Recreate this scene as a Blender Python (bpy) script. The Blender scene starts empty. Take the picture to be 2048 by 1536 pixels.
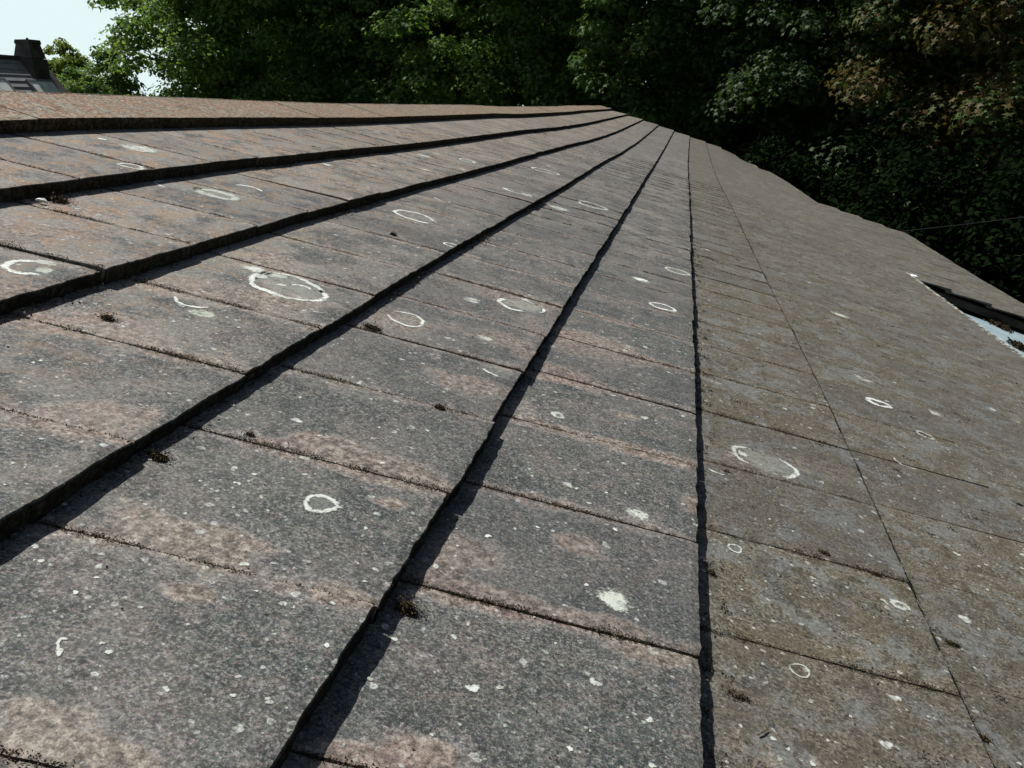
import bpy, math, random
import numpy as np
from mathutils import Matrix, Vector
random.seed(7); rng = np.random.default_rng(11)
SC = bpy.context.scene; COL = SC.collection
R = math.radians

# ------------------------------------------------------------------ camera
PITCH = R(18.67)                     # roof pitch
CAMX = np.array([0.93097199, -0.3576781, 0.07319513])    # roof down-slope axis seen from the camera
CAMY = np.array([0.18610462, 0.2924453, -0.9379983])     # roof course axis
CAMN = np.array([0.31409588, 0.8868721, 0.33882393])     # roof normal
F = 1790.0; HC = 0.5465; H0 = 3.23
cp, sp = math.cos(PITCH), math.sin(PITCH)
ROOF = np.array([[cp, 0, sp], [0, 1, 0], [-sp, 0, cp]])  # columns: roof axes in the world
M3 = ROOF @ np.array([CAMX, CAMY, CAMN])
CAMPOS = np.array([0, 0, H0]) + HC * ROOF[:, 2]
cam = bpy.data.cameras.new('camera'); cam.lens = F / 2048 * 36; cam.sensor_width = 36
cam.clip_start = .02; cam.clip_end = 3000
co = bpy.data.objects.new('camera', cam); COL.objects.link(co)
co.matrix_world = Matrix.Translation(CAMPOS.tolist()) @ Matrix(M3.tolist()).to_4x4()
co.rotation_mode = 'XYZ'
SC.camera = co
SC.render.resolution_x = 1024; SC.render.resolution_y = 768

def ray_roof(px, py):
    r = np.array([px - 1024, 768 - py, -F]); return np.array([r @ CAMX, r @ CAMY, r @ CAMN])
def ray_world(px, py):
    d = M3 @ np.array([px - 1024, 768 - py, -F]); return d / np.linalg.norm(d)

# ------------------------------------------------------------------ sky and sun
SUNV = Vector((-0.0176, 0.0060, 0.0292)).normalized()
elev = math.asin(SUNV.z); azim = math.atan2(SUNV.x, SUNV.y)
w = bpy.data.worlds.new('World'); SC.world = w; w.use_nodes = True
nt = w.node_tree; nt.nodes.clear()
out = nt.nodes.new('ShaderNodeOutputWorld'); bg = nt.nodes.new('ShaderNodeBackground')
sky = nt.nodes.new('ShaderNodeTexSky'); sky.sky_type = 'NISHITA'; sky.sun_disc = False
sky.sun_elevation = elev; sky.sun_rotation = azim; sky.dust_density = 2.0; sky.air_density = 1.0
tc = nt.nodes.new('ShaderNodeTexCoord'); ns = nt.nodes.new('ShaderNodeTexNoise'); ns.inputs['Scale'].default_value = 3.2
ns.inputs['Detail'].default_value = 7; ns.inputs['Roughness'].default_value = .55
cr = nt.nodes.new('ShaderNodeValToRGB'); cr.color_ramp.elements[0].position = .26; cr.color_ramp.elements[1].position = .44
mx = nt.nodes.new('ShaderNodeMix'); mx.data_type = 'RGBA'
mx.inputs[7].default_value = (12.6, 14.9, 15.0, 1)          # white cloud lit by the sun
nt.links.new(tc.outputs['Generated'], ns.inputs['Vector']); nt.links.new(ns.outputs['Fac'], cr.inputs['Fac'])
sx = nt.nodes.new('ShaderNodeSeparateXYZ'); nt.links.new(tc.outputs['Generated'], sx.inputs[0])
mr = nt.nodes.new('ShaderNodeMapRange'); mr.interpolation_type = 'SMOOTHSTEP'      # a bank of cloud low in the sky, thinning out upwards
for i_, v_ in ((1, .32), (2, .12), (3, 0.0), (4, 1.0)): mr.inputs[i_].default_value = v_
nt.links.new(sx.outputs[2], mr.inputs[0])
ml = nt.nodes.new('ShaderNodeMath'); ml.operation = 'MULTIPLY'; nt.links.new(cr.outputs['Color'], ml.inputs[0]); nt.links.new(mr.outputs[0], ml.inputs[1])
nt.links.new(ml.outputs[0], mx.inputs[0]); nt.links.new(sky.outputs['Color'], mx.inputs[6])
nt.links.new(mx.outputs[2], bg.inputs['Color']); bg.inputs['Strength'].default_value = .05
nt.links.new(bg.outputs[0], out.inputs[0])
sl = bpy.data.lights.new('sun', 'SUN'); sl.energy = 4.9; sl.angle = R(.5); sl.color = (1, .975, .93)
so = bpy.data.objects.new('sun', sl); COL.objects.link(so); so.rotation_euler = SUNV.to_track_quat('Z', 'Y').to_euler()
so.location = (-20, 0, 40)
SC.view_settings.view_transform = 'Standard'; SC.view_settings.look = 'None'
SC.view_settings.exposure = 0.32; SC.view_settings.gamma = 1
SC.render.engine = 'CYCLES'
SC.cycles.max_bounces = 5; SC.cycles.diffuse_bounces = 2; SC.cycles.transparent_max_bounces = 6

# ------------------------------------------------------------------ node helper
class NT:
    def __init__(s, name):
        s.m = bpy.data.materials.new(name); s.m.use_nodes = True; s.t = s.m.node_tree; s.t.nodes.clear()
        s.o = s.t.nodes.new('ShaderNodeOutputMaterial')
    def n(s, typ, ins=None, **kw):
        nd = s.t.nodes.new(typ)
        for k, v in kw.items(): setattr(nd, k, v)
        for k, v in (ins or {}).items(): s.put(nd.inputs[k], v)
        return nd
    def put(s, sock, v):
        if isinstance(v, bpy.types.NodeSocket): s.t.links.new(v, sock)
        elif isinstance(v, (tuple, list)) and len(v) == 3 and sock.type == 'RGBA': sock.default_value = (*v, 1)
        else: sock.default_value = v
    def math(s, op, a, b=0.0, c=0.0, clamp=False):
        nd = s.t.nodes.new('ShaderNodeMath'); nd.operation = op; nd.use_clamp = clamp
        s.put(nd.inputs[0], a); s.put(nd.inputs[1], b); s.put(nd.inputs[2], c); return nd.outputs[0]
    def mix(s, f, a, b, blend='MIX'):
        nd = s.t.nodes.new('ShaderNodeMix'); nd.data_type = 'RGBA'; nd.blend_type = blend
        s.put(nd.inputs[0], f); s.put(nd.inputs[6], a); s.put(nd.inputs[7], b); return nd.outputs[2]
    def noise(s, vec, scale, detail=4, rough=.55, dist=0):
        nd = s.n('ShaderNodeTexNoise', {'Vector': vec, 'Scale': scale, 'Detail': detail, 'Roughness': rough, 'Distortion': dist})
        return nd.outputs['Fac'], nd.outputs['Color']
    def vor(s, vec, scale, feature='F1'):
        nd = s.n('ShaderNodeTexVoronoi', {'Vector': vec, 'Scale': scale}, feature=feature)
        return nd.outputs['Distance'], nd.outputs['Color']
    def ss(s, v, a, b, lo=0.0, hi=1.0):
        nd = s.n('ShaderNodeMapRange', {'Value': v, 'From Min': a, 'From Max': b, 'To Min': lo, 'To Max': hi}, interpolation_type='SMOOTHSTEP')
        return nd.outputs[0]
    def attr(s, name):
        return s.n('ShaderNodeAttribute', attribute_name=name).outputs['Fac']
    def sep(s, v):
        return s.n('ShaderNodeSeparateXYZ', {0: v}).outputs
    def bsdf(s, color, rough=.9, spec=.3, bump=None, bstr=.3, bdist=.002, **kw):
        b = s.n('ShaderNodeBsdfPrincipled', {'Base Color': color, 'Roughness': rough, 'Specular IOR Level': spec})
        if bump is not None:
            bp = s.n('ShaderNodeBump', {'Height': bump, 'Strength': bstr, 'Distance': bdist}); s.t.links.new(bp.outputs[0], b.inputs['Normal'])
        for k, v in kw.items(): s.put(b.inputs[k], v)
        s.t.links.new(b.outputs[0], s.o.inputs[0]); return b

def mat_tile(name, ridge=False):
    N = NT(name); c = N.n('ShaderNodeTexCoord').outputs['Object']
    x, y, z = N.sep(c)[0:3]
    big, _ = N.noise(c, 5, 5); med, _ = N.noise(c, 17, 6, .6); fine, fcol = N.noise(c, 210, 5, .8)
    gd, gcol = N.vor(c, 520)
    rnd = N.attr('rnd'); stain = N.attr('stain'); joint = N.attr('joint'); butt = N.attr('butt')
    col = N.mix(N.ss(med, .3, .72), (.032, .041, .038), (.068, .079, .073))
    # purple-pink cast wandering over the concrete
    col = N.mix(N.ss(big, .46, .62, 0, .5), col, (.135, .118, .112))
    # aggregate grain
    g = N.sep(gcol)[0]; col = N.mix(N.ss(g, .62, 1, 0, .5), col, N.mix(.14, (.24, .24, .235), gcol))
    col = N.mix(N.ss(g, .40, 0, 0, .5), col, (.020, .025, .024))
    gr1, _ = N.noise(c, 250, 3, .85); spread = N.ss(y, 1.0, 4.0, .35, 1); gr2, _ = N.noise(c, 90, 4, .8)
    col = N.mix(N.ss(gr1, .53, .64, 0, .45), col, (.18, .20, .18)); col = N.mix(N.ss(gr1, .48, .40, 0, .45), col, (.018, .022, .021))
    col = N.mix(N.ss(gr2, .53, .62, 0, .28), col, (.20, .20, .185)); col = N.mix(N.ss(gr2, .47, .38, 0, .28), col, (.032, .038, .037))
    ch, chc = N.noise(c, 240, 2, .6); col = N.mix(.16, col, N.mix(1.0, col, N.n('ShaderNodeVectorMath', {0: chc, 'Scale': 2.0}, operation='SCALE').outputs[0], 'MULTIPLY'))
    col = N.mix(N.ss(fine, .545, .70, 0, .8), col, N.mix(.16, (.27, .285, .27), fcol))
    col = N.mix(N.ss(fine, .45, .30, 0, .8), col, (.022, .025, .026))
    pt, _ = N.noise(c, 8.5, 6, .68, .8); pt2, _ = N.noise(c, 27, 5, .65, .5)
    col = N.mix(N.math('MULTIPLY', N.math('MULTIPLY', spread, N.ss(pt, .50, .60)), N.ss(gr1, .42, .56, .1, .85)), col, (.185, .178, .165))
    col = N.mix(N.math('MULTIPLY', N.math('MULTIPLY', spread, N.ss(pt2, .53, .60)), N.ss(gr1, .42, .56, .1, .9)), col, (.21, .165, .14))
    col = N.mix(N.math('MULTIPLY', N.ss(pt2, .46, .40), N.math('MULTIPLY', spread, .6)), col, (.045, .053, .053))
    # stains: beside the joints, at placed spots and at random; pale rim
    upper = N.ss(x, .0, -1.5, 0, .30); lower = N.ss(x, .20, .29)
    sn, _ = N.noise(c, 11, 5, .6, .4); sn2, _ = N.noise(c, 38, 4, .6)
    s = N.math('ADD', N.math('MULTIPLY', N.math('SUBTRACT', sn, .5), 1.5), N.math('MULTIPLY', N.math('SUBTRACT', sn2, .5), .5))
    s = N.math('ADD', s, N.math('MULTIPLY', stain, .95)); s = N.math('ADD', s, N.math('MULTIPLY', joint, .55)); s = N.math('ADD', s, upper)
    if ridge: s = N.math('ADD', s, .62)
    sf = N.ss(N.math('ADD', s, N.math('MULTIPLY', N.math('SUBTRACT', gr1, .5), .9)), .32, .66); rim = N.math('MULTIPLY', N.ss(s, .26, .40), N.ss(s, .56, .44))
    dirt, _ = N.noise(c, 90, 5, .7)
    scol = N.mix(N.ss(big, .40, .60), (.225, .165, .138), (.195, .165, .132))
    if ridge:
        rn, _ = N.noise(c, 13, 6, .7, 1.0); scol = N.mix(N.ss(rn, .45, .53), (.285, .145, .065), (.20, .155, .095)); scol = N.mix(N.ss(rn, .57, .61, 0, .6), scol, (.33, .33, .26)); scol = N.mix(N.ss(rn, .43, .38, 0, .8), scol, (.08, .065, .045))
    scol = N.mix(N.ss(dirt, .51, .58, 0, .8), scol, (.30, .265, .225)); scol = N.mix(N.ss(dirt, .48, .40, 0, .75), scol, (.085, .068, .052)); scol = N.mix(N.ss(gr1, .46, .33, 0, .8), scol, (.07, .055, .042)); scol = N.mix(N.ss(fine, .54, .7, 0, .6), scol, (.34, .30, .26))
    col = N.mix(N.math('MULTIPLY', sf, N.ss(dirt, .2, .6, .45, .9)), col, scol)
    col = N.mix(N.math('MULTIPLY', rim, N.ss(fine, .35, .6, .15, .6)), col, (.235, .215, .195))
    # pale film patches, stronger up the slope and with distance
    if not ridge:
        film, _ = N.noise(c, 7, 6, .65)
        col = N.mix(N.math('MULTIPLY', N.math('MAXIMUM', N.ss(x, .0, -1.2, .06, .85), N.ss(y, 1.5, 5.0, 0, .5)), N.ss(film, .46, .55)), col, (.225, .212, .185))
        tan_, _ = N.noise(c, 19, 6, .7, .6); col = N.mix(N.math('MULTIPLY', N.ss(x, -.3, -1.3, .0, .85), N.ss(tan_, .50, .57)), col, (.26, .18, .115))
        # olive moss dust below the sixth course line
        dn, _ = N.noise(c, 24, 6, .7); df, _ = N.noise(c, 260, 3, .7)
        dust = N.math('MULTIPLY', lower, N.ss(N.math('ADD', N.math('ADD', dn, N.math('MULTIPLY', joint, .2)), N.math('MULTIPLY', N.math('SUBTRACT', pt, .5), .5)), .38, .58, .25, .88))
        col = N.mix(dust, col, N.mix(N.ss(gr1, .38, .60), (.050, .043, .027), (.168, .147, .106)))
        bl, _ = N.noise(c, 10, 6, .7, .6); bl2, _ = N.noise(c, 33, 5, .7, .3)
        col = N.mix(N.math('MULTIPLY', lower, N.ss(bl, .51, .58, 0, .75)), col, (.150, .157, .148))
        col = N.mix(N.math('MULTIPLY', lower, N.ss(bl, .48, .41, 0, .6)), col, (.085, .072, .048))
        col = N.mix(N.math('MULTIPLY', lower, N.ss(bl2, .55, .61, 0, .7)), col, (.055, .045, .028))
        fd, fc = N.vor(c, 75); fl = N.math('MULTIPLY', N.ss(fd, .30, .18), N.ss(N.sep(fc)[0], .60, .64))
        col = N.mix(N.math('MULTIPLY', fl, N.ss(x, .18, .3, .12, .8)), col, (.035, .026, .017))
    # small pale lichen dots, filled and ringed
    wv, wc = N.noise(c, 60, 3); cw = N.n('ShaderNodeVectorMath', {0: c, 1: N.n('ShaderNodeVectorMath', {0: wc, 'Scale': .012}, operation='SCALE').outputs[0]}, operation='ADD').outputs[0]
    for sc, r, th, a in ((26, .15, .80, .85), (55, .22, .78, .8), (110, .25, .72, .6)):
        vd, vc = N.vor(cw, sc); v = N.sep(vc)
        rr = N.math('MULTIPLY', v[1], r); rr = N.math('ADD', rr, r * .35)
        e = N.math('DIVIDE', vd, rr)
        disc = N.math('MULTIPLY', N.ss(e, 1.0, .75), N.ss(e, .1, .6, .55, 1)); on = N.ss(v[0], th, th + .03)
        m = N.math('MULTIPLY', N.math('MULTIPLY', disc, on), N.ss(fine, .36, .55, .25, a))
        col = N.mix(m, col, N.mix(v[2], (.50, .53, .49), (.36, .37, .34)))
    col = N.mix(N.ss(rnd, 0, 1, 0, .30), col, (.07, .07, .072)) if not ridge else N.mix(N.ss(rnd, 0, 1, 0, .3), col, (.16, .13, .1))
    gm = N.math('ADD', N.math('MULTIPLY', N.math('SUBTRACT', gr1, .5), 1.5), N.math('MULTIPLY', N.math('SUBTRACT', gr2, .5), 1.5))
    gm = N.math('ADD', gm, N.math('MULTIPLY', N.math('SUBTRACT', fine, .5), 1.5)); gm = N.math('MINIMUM', N.math('MAXIMUM', N.math('ADD', gm, 1.0), .45), 1.8)
    col = N.n('ShaderNodeVectorMath', {0: col, 'Scale': gm}, operation='SCALE').outputs[0]
    col = N.mix(N.math('MULTIPLY', butt, N.ss(dirt, .3, .7, .97, .72)), col, (.016, .015, .011))     # butt and side faces: algae, plus their shade painted in near-black
    h = N.math('ADD', N.math('MULTIPLY', fine, 1.0), N.math('MULTIPLY', gd, .8)); h = N.math('ADD', h, N.math('MULTIPLY', dirt, N.math('MULTIPLY', sf, .8)))
    bs_ = N.bsdf(col, .68, .38, h, .22, .0018); N.put(bs_.inputs['Specular IOR Level'], N.math('MULTIPLY', N.math('SUBTRACT', 1.0, butt), .12 if ridge else .26))
    return N.m

def mat_plain(name, c1, c2, scale=30, rough=.85, spec=.2, bstr=.4, bdist=.004, c3=None):
    N = NT(name); c = N.n('ShaderNodeTexCoord').outputs['Object']
    a, _ = N.noise(c, scale, 6, .65); b, _ = N.noise(c, scale * 7, 4, .7)
    col = N.mix(N.ss(a, .32, .68), c1, c2)
    if c3: col = N.mix(N.ss(b, .56, .7, 0, .8), col, c3)
    N.bsdf(col, rough, spec, N.math('ADD', a, b), bstr, bdist); return N.m

def mat_random(name, cols, rough=.9, spec=.15, trans=0.0, sheen=0):
    """per-piece colour from the attribute rnd"""
    N = NT(name); r = N.attr('rnd')
    rp = N.n('ShaderNodeValToRGB', {'Fac': r}); el = rp.color_ramp.elements
    while len(el) < len(cols): el.new(.5)
    for i, cc in enumerate(cols): el[i].position = i / (len(cols) - 1); el[i].color = (*cc, 1)
    b = N.bsdf(rp.outputs[0], rough, spec)
    if trans:
        t = N.n('ShaderNodeBsdfTranslucent', {'Color': N.mix(.5, rp.outputs[0], (cols[-1][0] * 1.6, cols[-1][1] * 1.7, cols[-1][2] * .6))})
        mxs = N.n('ShaderNodeMixShader', {0: trans, 1: b.outputs[0], 2: t.outputs[0]}); N.t.links.new(mxs.outputs[0], N.o.inputs[0])
    return N.m

M_TILE = mat_tile('concrete_tile'); M_RIDGE = mat_tile('ridge_tile', True)
M_LICHEN = None
def mat_lichen():
    N = NT('lichen'); c = N.n('ShaderNodeTexCoord').outputs['Object']
    f, _ = N.noise(c, 190, 4, .7); g, _ = N.noise(c, 60, 4, .6); e = N.attr('edge'); r = N.attr('rnd'); st = N.attr('strength')
    v = N.math('ADD', N.math('MULTIPLY', e, 1.0), N.math('MULTIPLY', N.math('SUBTRACT', f, .5), 2.2)); v = N.math('ADD', v, N.math('MULTIPLY', N.math('SUBTRACT', g, .5), 1.5))
    g2, _ = N.noise(c, 42, 4, .7); al = N.math('MULTIPLY', N.math('MULTIPLY', N.ss(v, .18, .75), N.math('POWER', st, .5)), N.ss(g2, .38, .50, .5, 1))
    col = N.mix(r, (.68, .71, .67), (.44, .48, .38)); col = N.mix(N.ss(f, .5, .3, 0, .35), col, (.3, .3, .27))
    b = N.bsdf(col, .9, .1, f, .3, .001); t = N.n('ShaderNodeBsdfTransparent')
    ms = N.n('ShaderNodeMixShader', {0: al, 1: t.outputs[0], 2: b.outputs[0]}); N.t.links.new(ms.outputs[0], N.o.inputs[0]); return N.m
M_LICHEN = mat_lichen()
M_MOSS = mat_random('dry_moss', [(.022, .016, .010), (.05, .037, .022), (.085, .062, .036), (.06, .058, .026), (.15, .115, .07)], .95, .05)
M_SAND = mat_random('moss_crumb', [(.03, .022, .013), (.06, .045, .028), (.10, .085, .05), (.09, .08, .055)], .95, .05)

# ------------------------------------------------------------------ object helpers
def tag(o, label=None, cat=None, group=None, kind=None):
    if label: o['label'] = label
    if cat: o['category'] = cat
    if group: o['group'] = group
    if kind: o['kind'] = kind
    return o
def empty(name, loc, **kw):
    e = bpy.data.objects.new(name, None); COL.objects.link(e); e.location = loc; e.empty_display_size = .3; return tag(e, **kw)
def mesh_obj(name, V, Fc, mat, parent=None, attrs=None, smooth=False, roof=False):
    me = bpy.data.meshes.new(name); V = np.asarray(V, dtype=np.float32).reshape(-1, 3)
    if isinstance(Fc, np.ndarray) and Fc.ndim == 2:
        nf, k = Fc.shape; me.vertices.add(len(V)); me.vertices.foreach_set('co', V.ravel())
        me.loops.add(nf * k); me.loops.foreach_set('vertex_index', Fc.astype(np.int32).ravel())
        me.polygons.add(nf); me.polygons.foreach_set('loop_start', np.arange(0, nf * k, k, dtype=np.int32))
        me.update(calc_edges=True)
    else:
        me.from_pydata(V.tolist(), [], [list(map(int, f)) for f in Fc]); me.update()
    for k, a in (attrs or {}).items():
        a = np.asarray(a, dtype=np.float32)
        at = me.attributes.new(k, 'FLOAT', 'POINT' if len(a) == len(V) else 'FACE'); at.data.foreach_set('value', a)
    me.polygons.foreach_set('use_smooth', np.full(len(me.polygons), smooth, dtype=bool))
    me.materials.append(mat); o = bpy.data.objects.new(name, me); COL.objects.link(o)
    if roof: o.matrix_basis = ROOFM
    if parent:
        o.parent = parent; root = parent
        T = Vector((0, 0, 0)); mats = Matrix.Identity(4)
        q = parent
        chain = []
        while q: chain.append(q); q = q.parent
        W = Matrix.Identity(4)
        for q in reversed(chain): W = W @ q.matrix_parent_inverse @ q.matrix_basis
        o.matrix_parent_inverse = W.inverted()
    return o
ROOFM = Matrix.Translation((0, 0, H0)) @ Matrix(ROOF.tolist()).to_4x4()
class MB:
    def __init__(s): s.v = []; s.f = []
    def add(s, vs, fs):
        b = len(s.v); s.v += [tuple(map(float, v)) for v in vs]; s.f += [[b + i for i in f] for f in fs]
    def box(s, a, b):
        (x0, y0, z0), (x1, y1, z1) = a, b
        s.add([(x0, y0, z0), (x1, y0, z0), (x1, y1, z0), (x0, y1, z0), (x0, y0, z1), (x1, y0, z1), (x1, y1, z1), (x0, y1, z1)],
              [(3, 2, 1, 0), (4, 5, 6, 7), (0, 1, 5, 4), (1, 2, 6, 5), (2, 3, 7, 6), (3, 0, 4, 7)])
    def tube(s, pts, rads, n=8):
        pts = [Vector(p) for p in pts]; rings = []
        for i, p in enumerate(pts):
            d = (pts[min(i + 1, len(pts) - 1)] - pts[max(i - 1, 0)]).normalized()
            a = d.orthogonal().normalized() if i == 0 else (ax - d * ax.dot(d)).normalized()
            ax = a; bb = d.cross(a)
            rings.append([p + (a * math.cos(2 * math.pi * k / n) + bb * math.sin(2 * math.pi * k / n)) * rads[i] for k in range(n)])
        fs = [(i * n + k, i * n + (k + 1) % n, (i + 1) * n + (k + 1) % n, (i + 1) * n + k) for i in range(len(pts) - 1) for k in range(n)]
        fs += [tuple(range(n))[::-1], tuple((len(pts) - 1) * n + k for k in range(n))]
        s.add([v for r in rings for v in r], fs)
    def prism(s, prof, y0, y1):      # profile in x,z swept along y
        n = len(prof); s.add([(x, y0, z) for x, z in prof] + [(x, y1, z) for x, z in prof],
              [tuple(range(n)), tuple(range(2 * n - 1, n - 1, -1))] + [(i, n + i, n + (i + 1) % n, (i + 1) % n) for i in range(n)])
    def build(s, name, mat, parent=None, **kw): return mesh_obj(name, s.v, s.f, mat, parent, **kw)

# ------------------------------------------------------------------ the tiled roof
T = .022; TT = {1: .031, 2: .031, 3: .026}; X6 = .2326; G = .345; WT = .2805
TAILS = {k: X6 + (k - 6) * G for k in range(1, 11)}     # lower edges of the courses in roof metres
EAVE = X6 + 1.70; TAILS[11] = EAVE
EXTT = [EAVE, X6 + 2.005, X6 + 2.31, X6 + 2.615, X6 + 2.92]
Y0, Y1 = -2.6, 19.8
EY0, EY1 = 6.85, 12.3
sy = np.array([-5, 0, 1.2, 2.2, 3, 4, 6, 7.5, 9, 11, 13, 16, 19.4, 25]); sz = np.array([0, 0, .002, .006, -.003, -.018, -.033, -.045, -.07, -.085, -.085, -.06, -.028, -.02])
yy_ = np.linspace(-5, 25, 1201); zz_ = np.interp(yy_, sy, sz); ker = np.hanning(41); ker /= ker.sum(); zz_ = np.convolve(np.pad(zz_, 20, 'edge'), ker, 'valid')
def sag(y): return np.interp(y, yy_, zz_)
def ridge_lift(x, y):
    t = np.clip((-.7 - np.asarray(x, float)) / .9, 0, 1); return t * t * (3 - 2 * t) * np.interp(y, [0, 5, 8, 11, 14, 17, 19.9], [0, 0, .018, .035, .035, .01, -.02])
def drop(x, y):      # the eave rises a little over the extension and drops at the far corner
    t = np.clip((np.asarray(x, float) - .8) / 1.1, 0, 1); return t * t * (3 - 2 * t) * np.interp(y, [0, 7, 11.8, 13, 15.4, 17, 18.6, 19.6], [0, 0, .05, .04, .0, -.04, -.085, -.14]) + ridge_lift(x, y)
def course_of(x):
    for k in range(2, 12):
        if x <= TAILS[k]: return k
    return 11
def surf(x, y):
    k = course_of(x); u = (x - TAILS[k - 1]) / (TAILS[k] - TAILS[k - 1])
    return -TT.get(k - 1, T) * (1 - u) + float(sag(y)) + float(drop(x, y))
def pix(px, py):
    """where the view ray through a photo pixel meets the tiled slope (roof metres)"""
    r = ray_roof(px, py); z = -.01
    for _ in range(12):
        t = (z - HC) / r[2]; x, y = r[0] * t, r[1] * t; z = surf(x, y)
    return x, y
_tab = rng.random((64, 64))
def vn(x, y):       # cheap smooth value noise
    x = np.asarray(x, float); y = np.asarray(y, float); xi = np.floor(x).astype(int); yi = np.floor(y).astype(int); fx = x - xi; fy = y - yi
    fx = fx * fx * (3 - 2 * fx); fy = fy * fy * (3 - 2 * fy); g = lambda a, b: _tab[a % 64, b % 64]
    return (g(xi, yi) * (1 - fx) + g(xi + 1, yi) * fx) * (1 - fy) + (g(xi, yi + 1) * (1 - fx) + g(xi + 1, yi + 1) * fx) * fy

STAINS = [(690, 905, 95, 30), (790, 945, 70, 32), (620, 880, 40, 22), (210, 825, 75, 28), (280, 830, 50, 22), (430, 1080, 100, 38), (320, 1050, 80, 25), (160, 1500, 140, 40), (90, 1430, 100, 35),
          (930, 1110, 70, 60), (1145, 1090, 45, 20), (780, 1010, 35, 14), (1000, 1190, 60, 16), (1220, 1250, 70, 16), (1720, 1315, 60, 22), (1300, 910, 70, 12), (1250, 830, 40, 10),
          (1310, 1310, 60, 20), (560, 600, 80, 22), (240, 650, 90, 28), (520, 520, 60, 22), (330, 570, 80, 22), (950, 770, 100, 20), (1100, 740, 90, 22), (1000, 680, 90, 16), (1400, 1040, 40, 22),
          (1540, 1500, 110, 40), (860, 1500, 60, 25), (370, 1195, 50, 22), (720, 1520, 120, 25), (60, 440, 110, 60), (30, 620, 60, 40), (1040, 600, 90, 14), (800, 640, 70, 18), (1180, 690, 120, 25), (1450, 900, 60, 30), (1620, 930, 120, 14)]
ST = []
for px, py, a, b in STAINS:
    x, y = pix(px, py); x2, y2 = pix(px + a, py + .33 * a); x3, y3 = pix(px, py + b)
    ST.append((x, y, max(abs(x2 - x), .015), max(abs(y3 - y), .01)))
def stain_at(X, Y):
    s = np.zeros_like(X)
    for x, y, a, b in ST:
        m = np.abs(Y - y) < 4 * b
        s = np.maximum(s, np.where(m, np.exp(-(((X - x) / a) ** 2 + ((Y - y + .12 * (x - X)) / b) ** 2) * .9), 0))
    return s

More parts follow.
